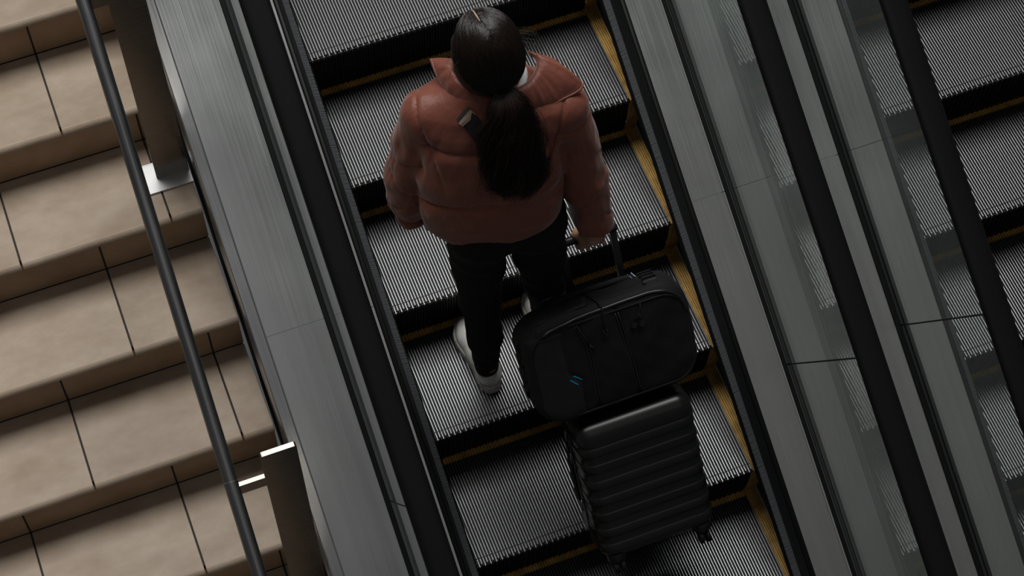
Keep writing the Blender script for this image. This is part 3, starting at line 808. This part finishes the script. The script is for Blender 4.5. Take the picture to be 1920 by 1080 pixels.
def scalp_strands(n):
    paths = []; r = np.random.default_rng(5); c = np.array([HC[0], HC[1]-0.008, HC[2]+0.014]); te = TIE-c; te /= np.linalg.norm(te)
    for i in range(n):
        s = 1 if i % 2 else -1
        ph0 = r.uniform(-0.35, 0.80); th0 = r.uniform(0.015, 0.10) if ph0 > 0.05 else r.uniform(0.0, 0.06)
        a = np.array([s*th0-0.11*max(0, min(1, ph0*3+0.4)), math.sin(ph0), math.cos(ph0)]); a /= np.linalg.norm(a)
        q_ = r.random()
        mid_ = np.array([s*(0.02+1.05*q_), 0.45*math.sin(ph0)-0.30, 0.90-0.85*q_]); mid_ /= np.linalg.norm(mid_)
        e = te+r.normal(size=3)*0.05; e /= np.linalg.norm(e); P = []; jl = r.uniform(0.0002, 0.0016)
        for k in range(17):
            t = k/16; d = a*(1-t)**2+2*mid_*t*(1-t)*1.1+e*t*t; d /= np.linalg.norm(d)
            P.append(c+d*(head_radius(d)+jl))
        P = np.array(P); P[1:-1] = (P[:-2]+P[1:-1]*2+P[2:])/4
        paths.append(P)
    return paths
ribbon_strands(scalp_strands(2200), 'hair_strands', 0.0011, M['hair_strand'], hair)
link('hair_tie', MB().tube([tuple(TIE+np.array([0.0215*math.cos(a), -0.006+0.012*math.sin(a), 0.0205*math.sin(a)])) for a in np.linspace(0, 2*math.pi, 21)], 0.0048, 7).mesh('hair_tie', True), M['strap'], hair)
# ponytail: soft core and many wavy strands
PT = catmull([TIE+np.array([0,0.01,0.004]), TIE+np.array([0.000,-0.030,-0.020]), (-0.160,-0.962,G+1.365), (-0.158,-0.985,G+1.270), (-0.150,-1.000,G+1.185), (-0.146,-1.006,G+1.115)], 6)
def pt_frame(t):
    q = t*(len(PT)-1); i = min(int(q), len(PT)-2); f_ = q-i
    return PT[i]*(1-f_)+PT[i+1]*f_
def pt_width(t): return float(np.interp(t, [0,0.08,0.2,0.4,0.65,0.85,1.0], [0.017,0.021,0.040,0.062,0.072,0.066,0.040]))
def build_pony_core():
    f = Field((-0.29,-1.08,G+1.03), (-0.03,-0.88,G+1.50), 0.0045)
    for k in range(16):
        t = 0.36+k/16*0.58; p = pt_frame(t); w = pt_width(t)*(0.30+0.34*min(1, k/6))
        f.ell(p, (w, max(0.010, w*0.42), 0.030), 0.02)
    w = waves(31, 8, 60, 150, (1.3, 1, 0.35))
    f.shift(lambda x, y, z: 0.0035*w(x, y, z), 0.03)
    return f.mesh('ponytail')
pony = link('ponytail', build_pony_core(), M['hair'], hair)
def pony_strands(locks, per):
    r = np.random.default_rng(17); paths = []
    for q in range(locks):
        a0 = r.uniform(0, 2*math.pi); rad0 = math.sqrt(r.uniform(0.30, 1.0)); L0 = r.uniform(0.80, 1.03); ph = r.uniform(0, 6.28); fr_ = r.uniform(1.5, 3.2); am = r.uniform(0.006, 0.017); sp = r.uniform(0.06, 0.16)
        for i in range(per):
            a = a0+r.normal()*sp*1.4; rad = rad0+r.normal()*sp; L = L0+r.normal()*0.05; ph1 = ph+r.normal()*0.35; stray = 0.5 if r.random() < 0.06 else 0.0; P = []
            for k in range(32):
                t = k/31*L; tt = min(t, 1.0); p = pt_frame(tt); w = pt_width(tt)*(1+stray*t)
                if t > 1: p = p+np.array([0, 0, -(t-1)*0.35])
                fan = 1+0.35*t*t*math.sin(a0*3+q)
                ox = math.cos(a)*rad*w*fan + am*min(1, t*2.5)*math.sin(fr_*6.28*t+ph1)
                oy = math.sin(a)*rad*w*0.45 + am*0.6*min(1, t*2.5)*math.cos(fr_*6.28*t+ph1*1.1)
                P.append(p+np.array([ox, oy, 0.3*oy]))
            paths.append(P)
    return paths
ribbon_strands(pony_strands(125, 22), 'ponytail_strands', 0.00078, M['pony_strand'], hair)
def flyaways(n):
    hx, hy, hz = HC; r = np.random.default_rng(23); paths = []
    for i in range(n):
        a = r.uniform(-0.4, 0.6); b = r.uniform(-0.4, 0.25); d = np.array([math.cos(a)*math.cos(b)*(1 if r.random() < 0.92 else -1), -math.sin(a)*math.cos(b)*0.6, math.sin(b)+0.2]); d /= np.linalg.norm(d)
        p = np.array([hx, hy-0.005, hz+0.014])+d*np.array([0.088,0.102,0.102]); v = np.array([d[0]*0.6, -0.7, -0.25+r.normal()*0.3])
        v /= np.linalg.norm(v); paths.append([p+v*s_*0.05*r.uniform(0.8, 1.3)+d*0.020*math.sin(s_*2.4) for s_ in np.linspace(0, 1.0, 7)])
    return paths
ribbon_strands(flyaways(45), 'stray_hairs', 0.00035, M['hair_strand'], hair)

# crossbody strap over the back of the jacket
def strap_mesh(pts, w, t, name):
    """flat webbing band: pts = list of (centre, outward normal)"""
    mb = MB(); rings = []
    P = catmull([p for p, n in pts], 8); Nn = catmull([n for p, n in pts], 8)
    for i in range(len(P)):
        tg = P[min(i+1, len(P)-1)]-P[max(i-1, 0)]; tg /= np.linalg.norm(tg); n = Nn[i]-tg*(Nn[i]@tg); n /= np.linalg.norm(n); b = np.cross(tg, n)
        rings.append([tuple(P[i]+b*w/2*sx+n*t*sn) for sx, sn in ((-1,0),(1,0),(1,1),(-1,1))])
    return mb.loft(rings).mesh(name)
def on_back(x, z, lift=0.003):
    y = back_surface(JF, x, z); e = 0.012
    gx = (back_surface(JF, x+e, z)-back_surface(JF, x-e, z))/(2*e); gz_ = (back_surface(JF, x, z+e)-back_surface(JF, x, z-e))/(2*e)
    n = np.array([gx, -1.0, gz_]); n /= np.linalg.norm(n)
    return np.array([x, y, z])+n*lift, n
SP = [on_back(x, z, l) for x, z, l in ((-0.256,0.742,-0.014),(-0.247,0.735,0.002),(-0.233,0.718,0.003),(-0.216,0.684,0.003),(-0.183,0.643,0.003),(-0.139,0.609,0.003),(-0.099,0.582,0.003),(-0.062,0.556,0.001),(-0.030,0.534,-0.035))]
strap = link('crossbody_strap', strap_mesh(SP, 0.046, 0.004, 'crossbody_strap'), M['strap'], person); WLOC[strap.name] = Matrix()
link('strap_tab', strap_mesh([on_back(x, z, 0.0072) for x, z in ((-0.247,0.735),(-0.243,0.731),(-0.238,0.725))], 0.048, 0.002, 'strap_tab'), M['strap_tab'], strap)

# ================================================================== suitcase and backpack share one leaning frame
LEAN = math.radians(33)
LX = Vector((1,0,0)); LN = Vector((0,-math.cos(LEAN), math.sin(LEAN))); LL = Vector((0, math.sin(LEAN), math.cos(LEAN)))
FR = Matrix((LX, -LN, LL)).transposed().to_4x4(); FR.translation = Vector((0, -4*PY, -4*PZ))      # local (x, -n, l)
M['abs'] = mat('black_polycarbonate', (0.0085, 0.0082, 0.0082), 0.30, 0, 0.5)
bump(M['abs'], 700, 0.05, 0.0003, 2)
M['plastic'] = mat('black_plastic', (0.010, 0.010, 0.011), 0.38)
M['zip'] = mat('coated_zip', (0.013, 0.013, 0.014), 0.28, 0, 0.6)
M['nylon'] = mat('black_ripstop_nylon', (0.0082, 0.0083, 0.0088), 0.72, 0, 0.25)
bump(M['nylon'], 800, 0.3, 0.0004, 2, coord='pos')
M['webbing'] = mat('black_bag_webbing', (0.008, 0.008, 0.009), 0.8, 0, 0.3)
M['logo_blue'] = mat('blue_logo_print', (0.012, 0.24, 0.42), 0.5)
M['logo_white'] = mat('pale_logo_print', (0.36, 0.42, 0.50), 0.5)
M['buckle'] = mat('grey_metal_bar', (0.20, 0.20, 0.205), 0.35, 0.9)

suit = thing('suitcase', tuple(FR @ Vector((0.07,-0.11,0))), 'black ribbed hard shell suitcase leaning on the step edge under the backpack', 'suitcase')
def loc_link(name, mb, mt, parent, smooth=False, angle=None):
    mb.xform(FR); o = link(name, mb.mesh(name, smooth, angle), mt, parent); WLOC[o.name] = Matrix(); return o
SCX, SCY, SHW, SHD, SL0, SL1 = 0.0705, -0.117, 0.1835, 0.105, 0.002, 0.470
def rrect(hw, hd, rc, npc=9):
    out = []
    for sx, sy, a0 in ((1,1,0),(-1,1,90),(-1,-1,180),(1,-1,270)):
        for k in range(npc):
            a = math.radians(a0+90*k/(npc-1)); out.append((sx*(hw-rc)+rc*math.cos(a), sy*(hd-rc)+rc*math.sin(a), math.cos(a), math.sin(a)))
    return out
RIBS = [0.396, 0.341, 0.285, 0.229, 0.173, 0.118, 0.064]
def rib_disp(l):
    d = 0.0024
    for r in RIBS:
        d -= 0.0024*np.interp(l, [r-0.0285, r-0.0255, r-0.0025, r+0.0005], [0, 1, 1, 0])
    if l > RIBS[0]+0.004: d = 0.0
    if l < RIBS[-1]-0.03: d = 0.0
    return d
def build_shell():
    ls = set(np.linspace(SL0, SL1, 15))
    for r in RIBS:
        for q in (-0.0285,-0.0270,-0.0255,-0.0025,-0.0010,0.0005,0.004): ls.add(r+q)
    R = 0.046
    for k in range(10):
        q = R*(1-math.cos(math.pi/2*k/9)); ls.add(SL0+q); ls.add(SL1-q)
    mb = MB(); rings = []
    for l in sorted(ls):
        e = min(l-SL0, SL1-l); ins = R-math.sqrt(max(R*R-(R-min(e, R))**2, 0)) if e < R else 0
        ins = min(ins, 0.0455)
        rd = rib_disp(l); ring = []
        for x, y, nx, ny in rrect(SHW-ins, SHD-ins, max(0.048-ins*0.9, 0.006)):
            w = float(np.clip((-(y)-0.012)/0.030, 0, 1))
            ring.append((SCX+x-nx*rd*w, SCY+y-ny*rd*w, l))
        rings.append(ring)
    return mb.loft(rings)
shell = loc_link('shell', build_shell(), M['abs'], suit, True, 0.7)
# zip seam around the middle
def ring_band(y0, y1, out, name, mt):
    mb = MB(); hl = (SL1-SL0)/2; cl = (SL1+SL0)/2
    pro = rrect(SHW+out, hl+out, 0.050); pri = rrect(SHW-0.006, hl-0.006, 0.046); rings = []
    for (a, b, _, _), (c, d, _, _) in zip(pro, pri):
        rings.append([(SCX+a, y0, cl+b), (SCX+a, y1, cl+b), (SCX+c, y1, cl+d), (SCX+c, y0, cl+d)])
    rings.append(rings[0])
    mb.loft(rings, True, False); return loc_link(name, mb, mt, suit)
ring_band(-0.122, -0.108, 0.0025, 'zip_band', M['zip'])
for l in (0.165, 0.33, 0.41):
    loc_link('zip_pull', MB().tube([(SCX-SHW-0.004,-0.115,l+0.016),(SCX-SHW-0.008,-0.118,l),(SCX-SHW-0.006,-0.119,l-0.018)], 0.0030, 6), M['buckle'], suit, True)
sh_ = MB().tube([(SCX-SHW+0.003,-0.085,0.345),(SCX-SHW-0.005,-0.085,0.330),(SCX-SHW-0.006,-0.085,0.250),(SCX-SHW-0.005,-0.085,0.175),(SCX-SHW+0.003,-0.085,0.160)], 0.0065, 8)
loc_link('side_handle', sh_, M['plastic'], suit, True)
for l in (0.35, 0.155):
    loc_link('handle_mount', MB().box(SCX-SHW-0.006, SCX-SHW+0.004, -0.098, -0.072, l-0.014, l+0.014), M['plastic'], suit)
loc_link('latch', MB().box(SCX-SHW-0.0035, SCX-SHW+0.004, -0.150, -0.128, 0.395, 0.425), M['plastic'], suit)
for sx in (-1, 1):
    for y in (-0.188, -0.050):
        x = SCX+sx*0.138
        wh = loc_link('wheel_housing', MB().loft([[(x+r*math.cos(a), y+r*math.sin(a), l) for a in np.linspace(0, 2*math.pi, 17)[:-1]] for r, l in ((0.030, 0.022),(0.029, -0.004),(0.019, -0.014),(0.012, -0.020))]), M['plastic'], suit, True, 0.9)
        for sd in (-1, 1):
            mb = MB(); xx = x+sd*0.0105; yy = y-0.006; lz = -0.030
            mb.loft([[(xx+dx, yy+r*math.cos(a), lz+r*math.sin(a)) for a in np.linspace(0, 2*math.pi, 21)[:-1]] for dx, r in ((-0.007,0.018),(-0.0055,0.0235),(0.0055,0.0235),(0.007,0.018))])
            loc_link('wheel', mb, M['rubber'], wh, True, 0.7)
hd = loc_link('telescopic_handle', MB().tube([(-0.004,-0.040,0.966),(0.0,-0.040,0.969),(0.086,-0.040,0.970),(0.170,-0.040,0.969),(0.178,-0.040,0.966)], [0.010,0.0125,0.0135,0.0125,0.010], 12), M['plastic'], suit, True)
for x in (0.008, 0.164):
    loc_link('handle_tube', MB().box(x-0.0095, x+0.0095, -0.0465, -0.0335, 0.440, 0.962), M['plastic'], hd)

# ------------------------------------------------------------------ backpack strapped to the handle
FR_CASE = FR; FR = FR_CASE @ Matrix.Translation((0.004, 0.030, -0.007))
bag = thing('backpack', tuple(FR @ Vector((0.048,-0.155,0.507))), 'large black travel backpack lying sideways on top of the suitcase', 'backpack')
BX, BL, BHW, BHL = 0.047, 0.674, 0.252, 0.168
def bulge(x, l):
    return 0.014*np.clip(1-((x-BX)/BHW)**2, 0, 1)*np.clip(1-((l-BL)/BHL)**2, 0, 1)
def front_n(x, l): return 0.2395+float(bulge(np.array(x), np.array(l)))
SEAM_A = [(-0.096,0.815),(-0.094,0.665),(-0.062,0.632),(-0.067,0.515)]
ZIP_B = [(-0.046,0.815),(-0.024,0.721),(-0.026,0.520)]
ZIP_C = [(0.078,0.815),(0.090,0.666),(0.099,0.520)]
def seg_d(x, l, P):
    d = None
    for (a, b), (c, e) in zip(P[:-1], P[1:]):
        t = np.clip(((x-a)*(c-a)+(l-b)*(e-b))/((c-a)**2+(e-b)**2), 0, 1); q = np.hypot(x-a-t*(c-a), l-b-t*(e-b))
        d = q if d is None else np.minimum(d, q)
    return d
def build_bag():
    f = Field((-0.24,-0.30,0.485), (0.335,-0.03,0.875), 0.0042)
    def body_(x, y, z):
        rc = 0.088
        qx = np.abs(x-BX)-(BHW-rc); ql = np.abs(z-BL)-(BHL-rc)
        d2 = np.minimum(np.maximum(qx, ql), 0)+np.sqrt(np.maximum(qx, 0)**2+np.maximum(ql, 0)**2)-rc
        n = -y; b = bulge(x, z)
        ny = np.maximum(n-(0.2395+b), 0.080+0.04*np.clip((z-0.75)/0.09, 0, 1)-n)
        r = 0.034
        wx = d2+r; wy = ny+r
        return np.minimum(np.maximum(wx, wy), 0)+np.sqrt(np.maximum(wx, 0)**2+np.maximum(wy, 0)**2)-r
    f.union(body_, (-1,-1,-1), (1,1,1), 0)
    w = waves(41, 9, 18, 55); w2 = waves(42, 6, 60, 130)
    def disp(x, y, z):
        n = -y; fr_ = np.clip((n-0.205)/0.02, 0, 1); d = 0.0022*w(x, y, z)+0.0007*w2(x, y, z)
        for P_, dp in ((SEAM_A, 0.0030), (ZIP_B, 0.0040), (ZIP_C, 0.0045)):
            d += fr_*dp*np.exp(-(seg_d(x, z, P_)/0.006)**2)
        d -= fr_*0.0035*((x > -0.24) & (x < -0.09))*np.clip((0.80-z)/0.01, 0, 1)
        tp = np.clip((z-0.805)/0.02, 0, 1)
        d += tp*0.006*np.exp(-((n-0.150-0.05*(0.09-x))/0.006)**2)*((x > 0.02) & (x < 0.165))     # slot beside the grab handle
        d += 0.004*np.exp(-((n-0.212)/0.005)**2)*np.clip((z-0.70)/0.05, 0, 1)*0.5
        d += 0.003*np.exp(-((x-BX+BHW-0.035)/0.006)**2)*np.clip((n-0.11)/0.02, 0, 1)*np.clip((0.225-n)/0.01, 0, 1)
        return d
    f.shift(disp, 0.03)
    global BF
    BF = f
    m = f.mesh('pack_body'); m.transform(FR); return m
pb = link('pack_body', build_bag(), M['nylon'], bag); WLOC[pb.name] = Matrix()
def surf_n(x, l):
    i = int(round((x-BF.lo[0])/BF.h)); k = int(round((l-BF.lo[2])/BF.h)); col = BF.F[i, :, k]; j = int(np.argmax(col < 0))
    if j == 0: return 0.15
    a, b = float(col[j-1]), float(col[j]); return -(float(BF.ax[1][j-1])+BF.h*a/(a-b))
def on_front(P, lift=0.001): return [(x, -(front_n(x, l)+lift), l) for x, l in P]
def dense(P, n=10):
    return [tuple(p) for p in catmull([np.array(p) for p in P], n)]
# piping around the front face
pp = []
for x, l, _, _ in rrect(BHW-0.018, BHL-0.026, 0.072, 10):
    pp.append((BX-0.002+x, -(surf_n(BX-0.002+x, BL-0.006+l)+0.0005), BL-0.006+l))
pp.append(pp[0])
loc_link('piping', MB().tube(pp, 0.0032, 8, False), M['webbing'], pb, True)
# big top zip with shiny cover
mz = [(x, l) for x, l in dense([(-0.150,0.800),(-0.105,0.815),(-0.015,0.823),(0.047,0.825),(0.130,0.826),(0.190,0.825),(0.240,0.812),(0.272,0.778),(0.286,0.730)], 6)]
loc_link('main_zip', MB().tube([(x, -(surf_n(x, l)+0.0015), l+0.0015) for x, l in mz], [0.0025]+[0.0052]*(len(mz)-2)+[0.0025], 8), M['zip'], pb, True)
for P_ in (ZIP_B, ZIP_C):
    for dx in (-0.0042, 0.0042):
        loc_link('zip_track', MB().tube([(x+dx, -(front_n(x, l)-0.0015), l) for x, l in dense([(a, b-(0.012 if i == 0 else -0.012 if i == len(P_)-1 else 0)) for i, (a, b) in enumerate(P_)], 6)], 0.0024, 6), M['zip'], pb, True)
def pull(P, parent=pb, r=0.0021):
    return loc_link('zip_pull', MB().tube([(x, -n, l) for x, n, l in P], r, 6), M['webbing'], parent, True)
pull([(0.150,0.249,0.812),(0.146,0.254,0.796),(0.134,0.255,0.776),(0.118,0.256,0.762)])
pull([(0.139,0.255,0.784),(0.141,0.256,0.770),(0.139,0.256,0.758)])
for x, l in ((0.117, 0.755), (0.140, 0.752)):
    loc_link('pull_toggle', MB().box(-0.0075, 0.0075, -0.0055, 0.0055, -0.0075, 0.0075).xform(Matrix.Translation((x, -0.2575, l)) @ Matrix.Rotation(0.6, 4, 'Y')), M['plastic'], pb)
pull([(0.020,0.160,0.846),(0.028,0.205,0.850),(0.039,0.242,0.838),(0.038,0.256,0.812),(0.034,0.258,0.785),(0.031,0.257,0.768)])
pull([(0.027,0.258,0.770),(0.026,0.258,0.757),(0.033,0.258,0.751),(0.040,0.258,0.758),(0.037,0.258,0.770)])
pull([(-0.044,0.247,0.806),(-0.036,0.256,0.780),(-0.026,0.257,0.752),(-0.020,0.257,0.735)], r=0.0026)
pull([(-0.022,0.257,0.738),(-0.014,0.257,0.728),(-0.012,0.256,0.716)], r=0.0036)
# lighter panel on the left of the front face
M['nylon_light'] = mat('dark_grey_ripstop_panel', (0.0125, 0.0127, 0.0135), 0.68, 0, 0.3)
bump(M['nylon_light'], 800, 0.3, 0.0004, 2)
def side_panel():
    mb = MB(); rings = []
    for l in np.linspace(0.530, 0.786, 30):
        e = min((l-0.524)/0.062, (0.792-l)/0.062, 1.0); xl = -0.186+0.062*(1-math.sqrt(max(0, 1-(1-e)**2)))
        xr = float(np.interp(l, [0.515,0.632,0.665,0.815], [-0.067,-0.062,-0.094,-0.096]))-0.003
        row = [(xl+(xr-xl)*k/9) for k in range(10)]
        rings.append([(row[0], -(surf_n(row[0], l)-0.003), l)]+[(x, -(surf_n(x, l)+0.0020), l) for x in row]+[(row[-1], -(surf_n(row[-1], l)-0.003), l)])
    return mb.loft(rings, False, False)
loc_link('front_panel', side_panel(), M['nylon_light'], pb, True, 0.6)
# logo: two blue slashes, pale slashes on the top tag
def slash(a, b, w, plane, mt):
    (x0, l0), (x1, l1) = a, b; dx, dl = x1-x0, l1-l0; q = math.hypot(dx, dl); nx, nl = -dl/q*w/2, dx/q*w/2; mb = MB(); pts = [(x0-nx, l0-nl), (x1-nx, l1-nl), (x1+nx, l1+nl), (x0+nx, l0+nl)]
    if plane == 'front': r_ = [[(x, -(surf_n(x, l)+o), l) for x, l in pts] for o in (-0.003, 0.0010+(0.0022 if x0 < -0.08 else 0.0022))]
    else: r_ = [[(x, -n, 0.838+o) for x, n in pts] for o in (-0.004, 0.006)]
    return loc_link('logo_slash', mb.loft(r_), mt, pb)
slash((-0.084,0.655), (-0.062,0.636), 0.0034, 'front', M['logo_blue'])
slash((-0.097,0.648), (-0.077,0.626), 0.0034, 'front', M['logo_blue'])
slash((0.176,0.118), (0.180,0.160), 0.0030, 'top', M['logo_white'])
slash((0.164,0.122), (0.167,0.152), 0.0016, 'top', M['logo_white'])
# top: grab handle, pointed flap pocket, strap with buckle
loc_link('grab_handle', MB().tube(dense([(-0.085,-0.132,0.822),(-0.060,-0.132,0.836),(0.02,-0.134,0.841),(0.11,-0.133,0.841),(0.160,-0.130,0.836),(0.178,-0.128,0.824)], 5), [0.008]+[0.0105]*24+[0.009], 10), M['nylon'], bag, True)
fl = MB(); ring = [(-0.166,-0.236,0.8060),(-0.150,-0.222,0.8330),(0.004,-0.222,0.8440),(0.016,-0.180,0.8475),(-0.135,-0.142,0.8370),(-0.172,-0.180,0.8150)]
fl.loft([[(x, y, l-0.02) for x, y, l in ring], [(x, y, l) for x, y, l in ring], [(x*0.86-0.012, (y+0.19)*0.80-0.19, l+0.005) for x, y, l in ring]])
loc_link('flap_pocket', fl, M['nylon'], bag, True, 0.35)
st = loc_link('compression_strap', MB().loft([[(x0, -n, l), (x1, -n, l), (x1, -n, l+0.003), (x0, -n, l+0.003)] for x0, x1, n, l in ((0.190,0.222,0.108,0.826),(0.189,0.221,0.135,0.8425),(0.188,0.220,0.185,0.8445),(0.188,0.219,0.212,0.8420),(0.188,0.219,0.232,0.8280))]), M['webbing'], bag)
for n, w, hgt in ((0.150, 0.0055, 0.006), (0.166, 0.0045, 0.006), (0.190, 0.004, 0.0075)):
    loc_link('buckle_bar', MB().box(0.184, 0.226, -n-w/2, -n+w/2, 0.8450, 0.8450+hgt), M['plastic'], st)
b_ = loc_link('buckle_bar', MB().box(0.181, 0.2225, -0.212, -0.203, 0.8450, 0.8500), M['buckle'], st); b_['label'] = 'grey metal buckle bar'
# left end: daisy straps and small buckles
for l0, l1 in ((0.780, 0.742), (0.735, 0.690), (0.683, 0.640), (0.633, 0.590)):
    loc_link('side_loop', MB().tube([(BX-BHW+0.004,-0.172,l0),(BX-BHW-0.0075,-0.176,(l0*2+l1)/3),(BX-BHW-0.0075,-0.180,(l0+2*l1)/3),(BX-BHW+0.004,-0.184,l1)], 0.0040, 6), M['webbing'], bag, True)
loc_link('side_toggle', MB().box(BX-BHW-0.016, BX-BHW+0.002, -0.200, -0.182, 0.628, 0.640), M['plastic'], bag)
loc_link('zip_pull', MB().tube([(-0.062,-0.112,0.846),(-0.085,-0.110,0.8435),(-0.108,-0.108,0.838)], 0.0035, 6), M['zip'], pb, True)
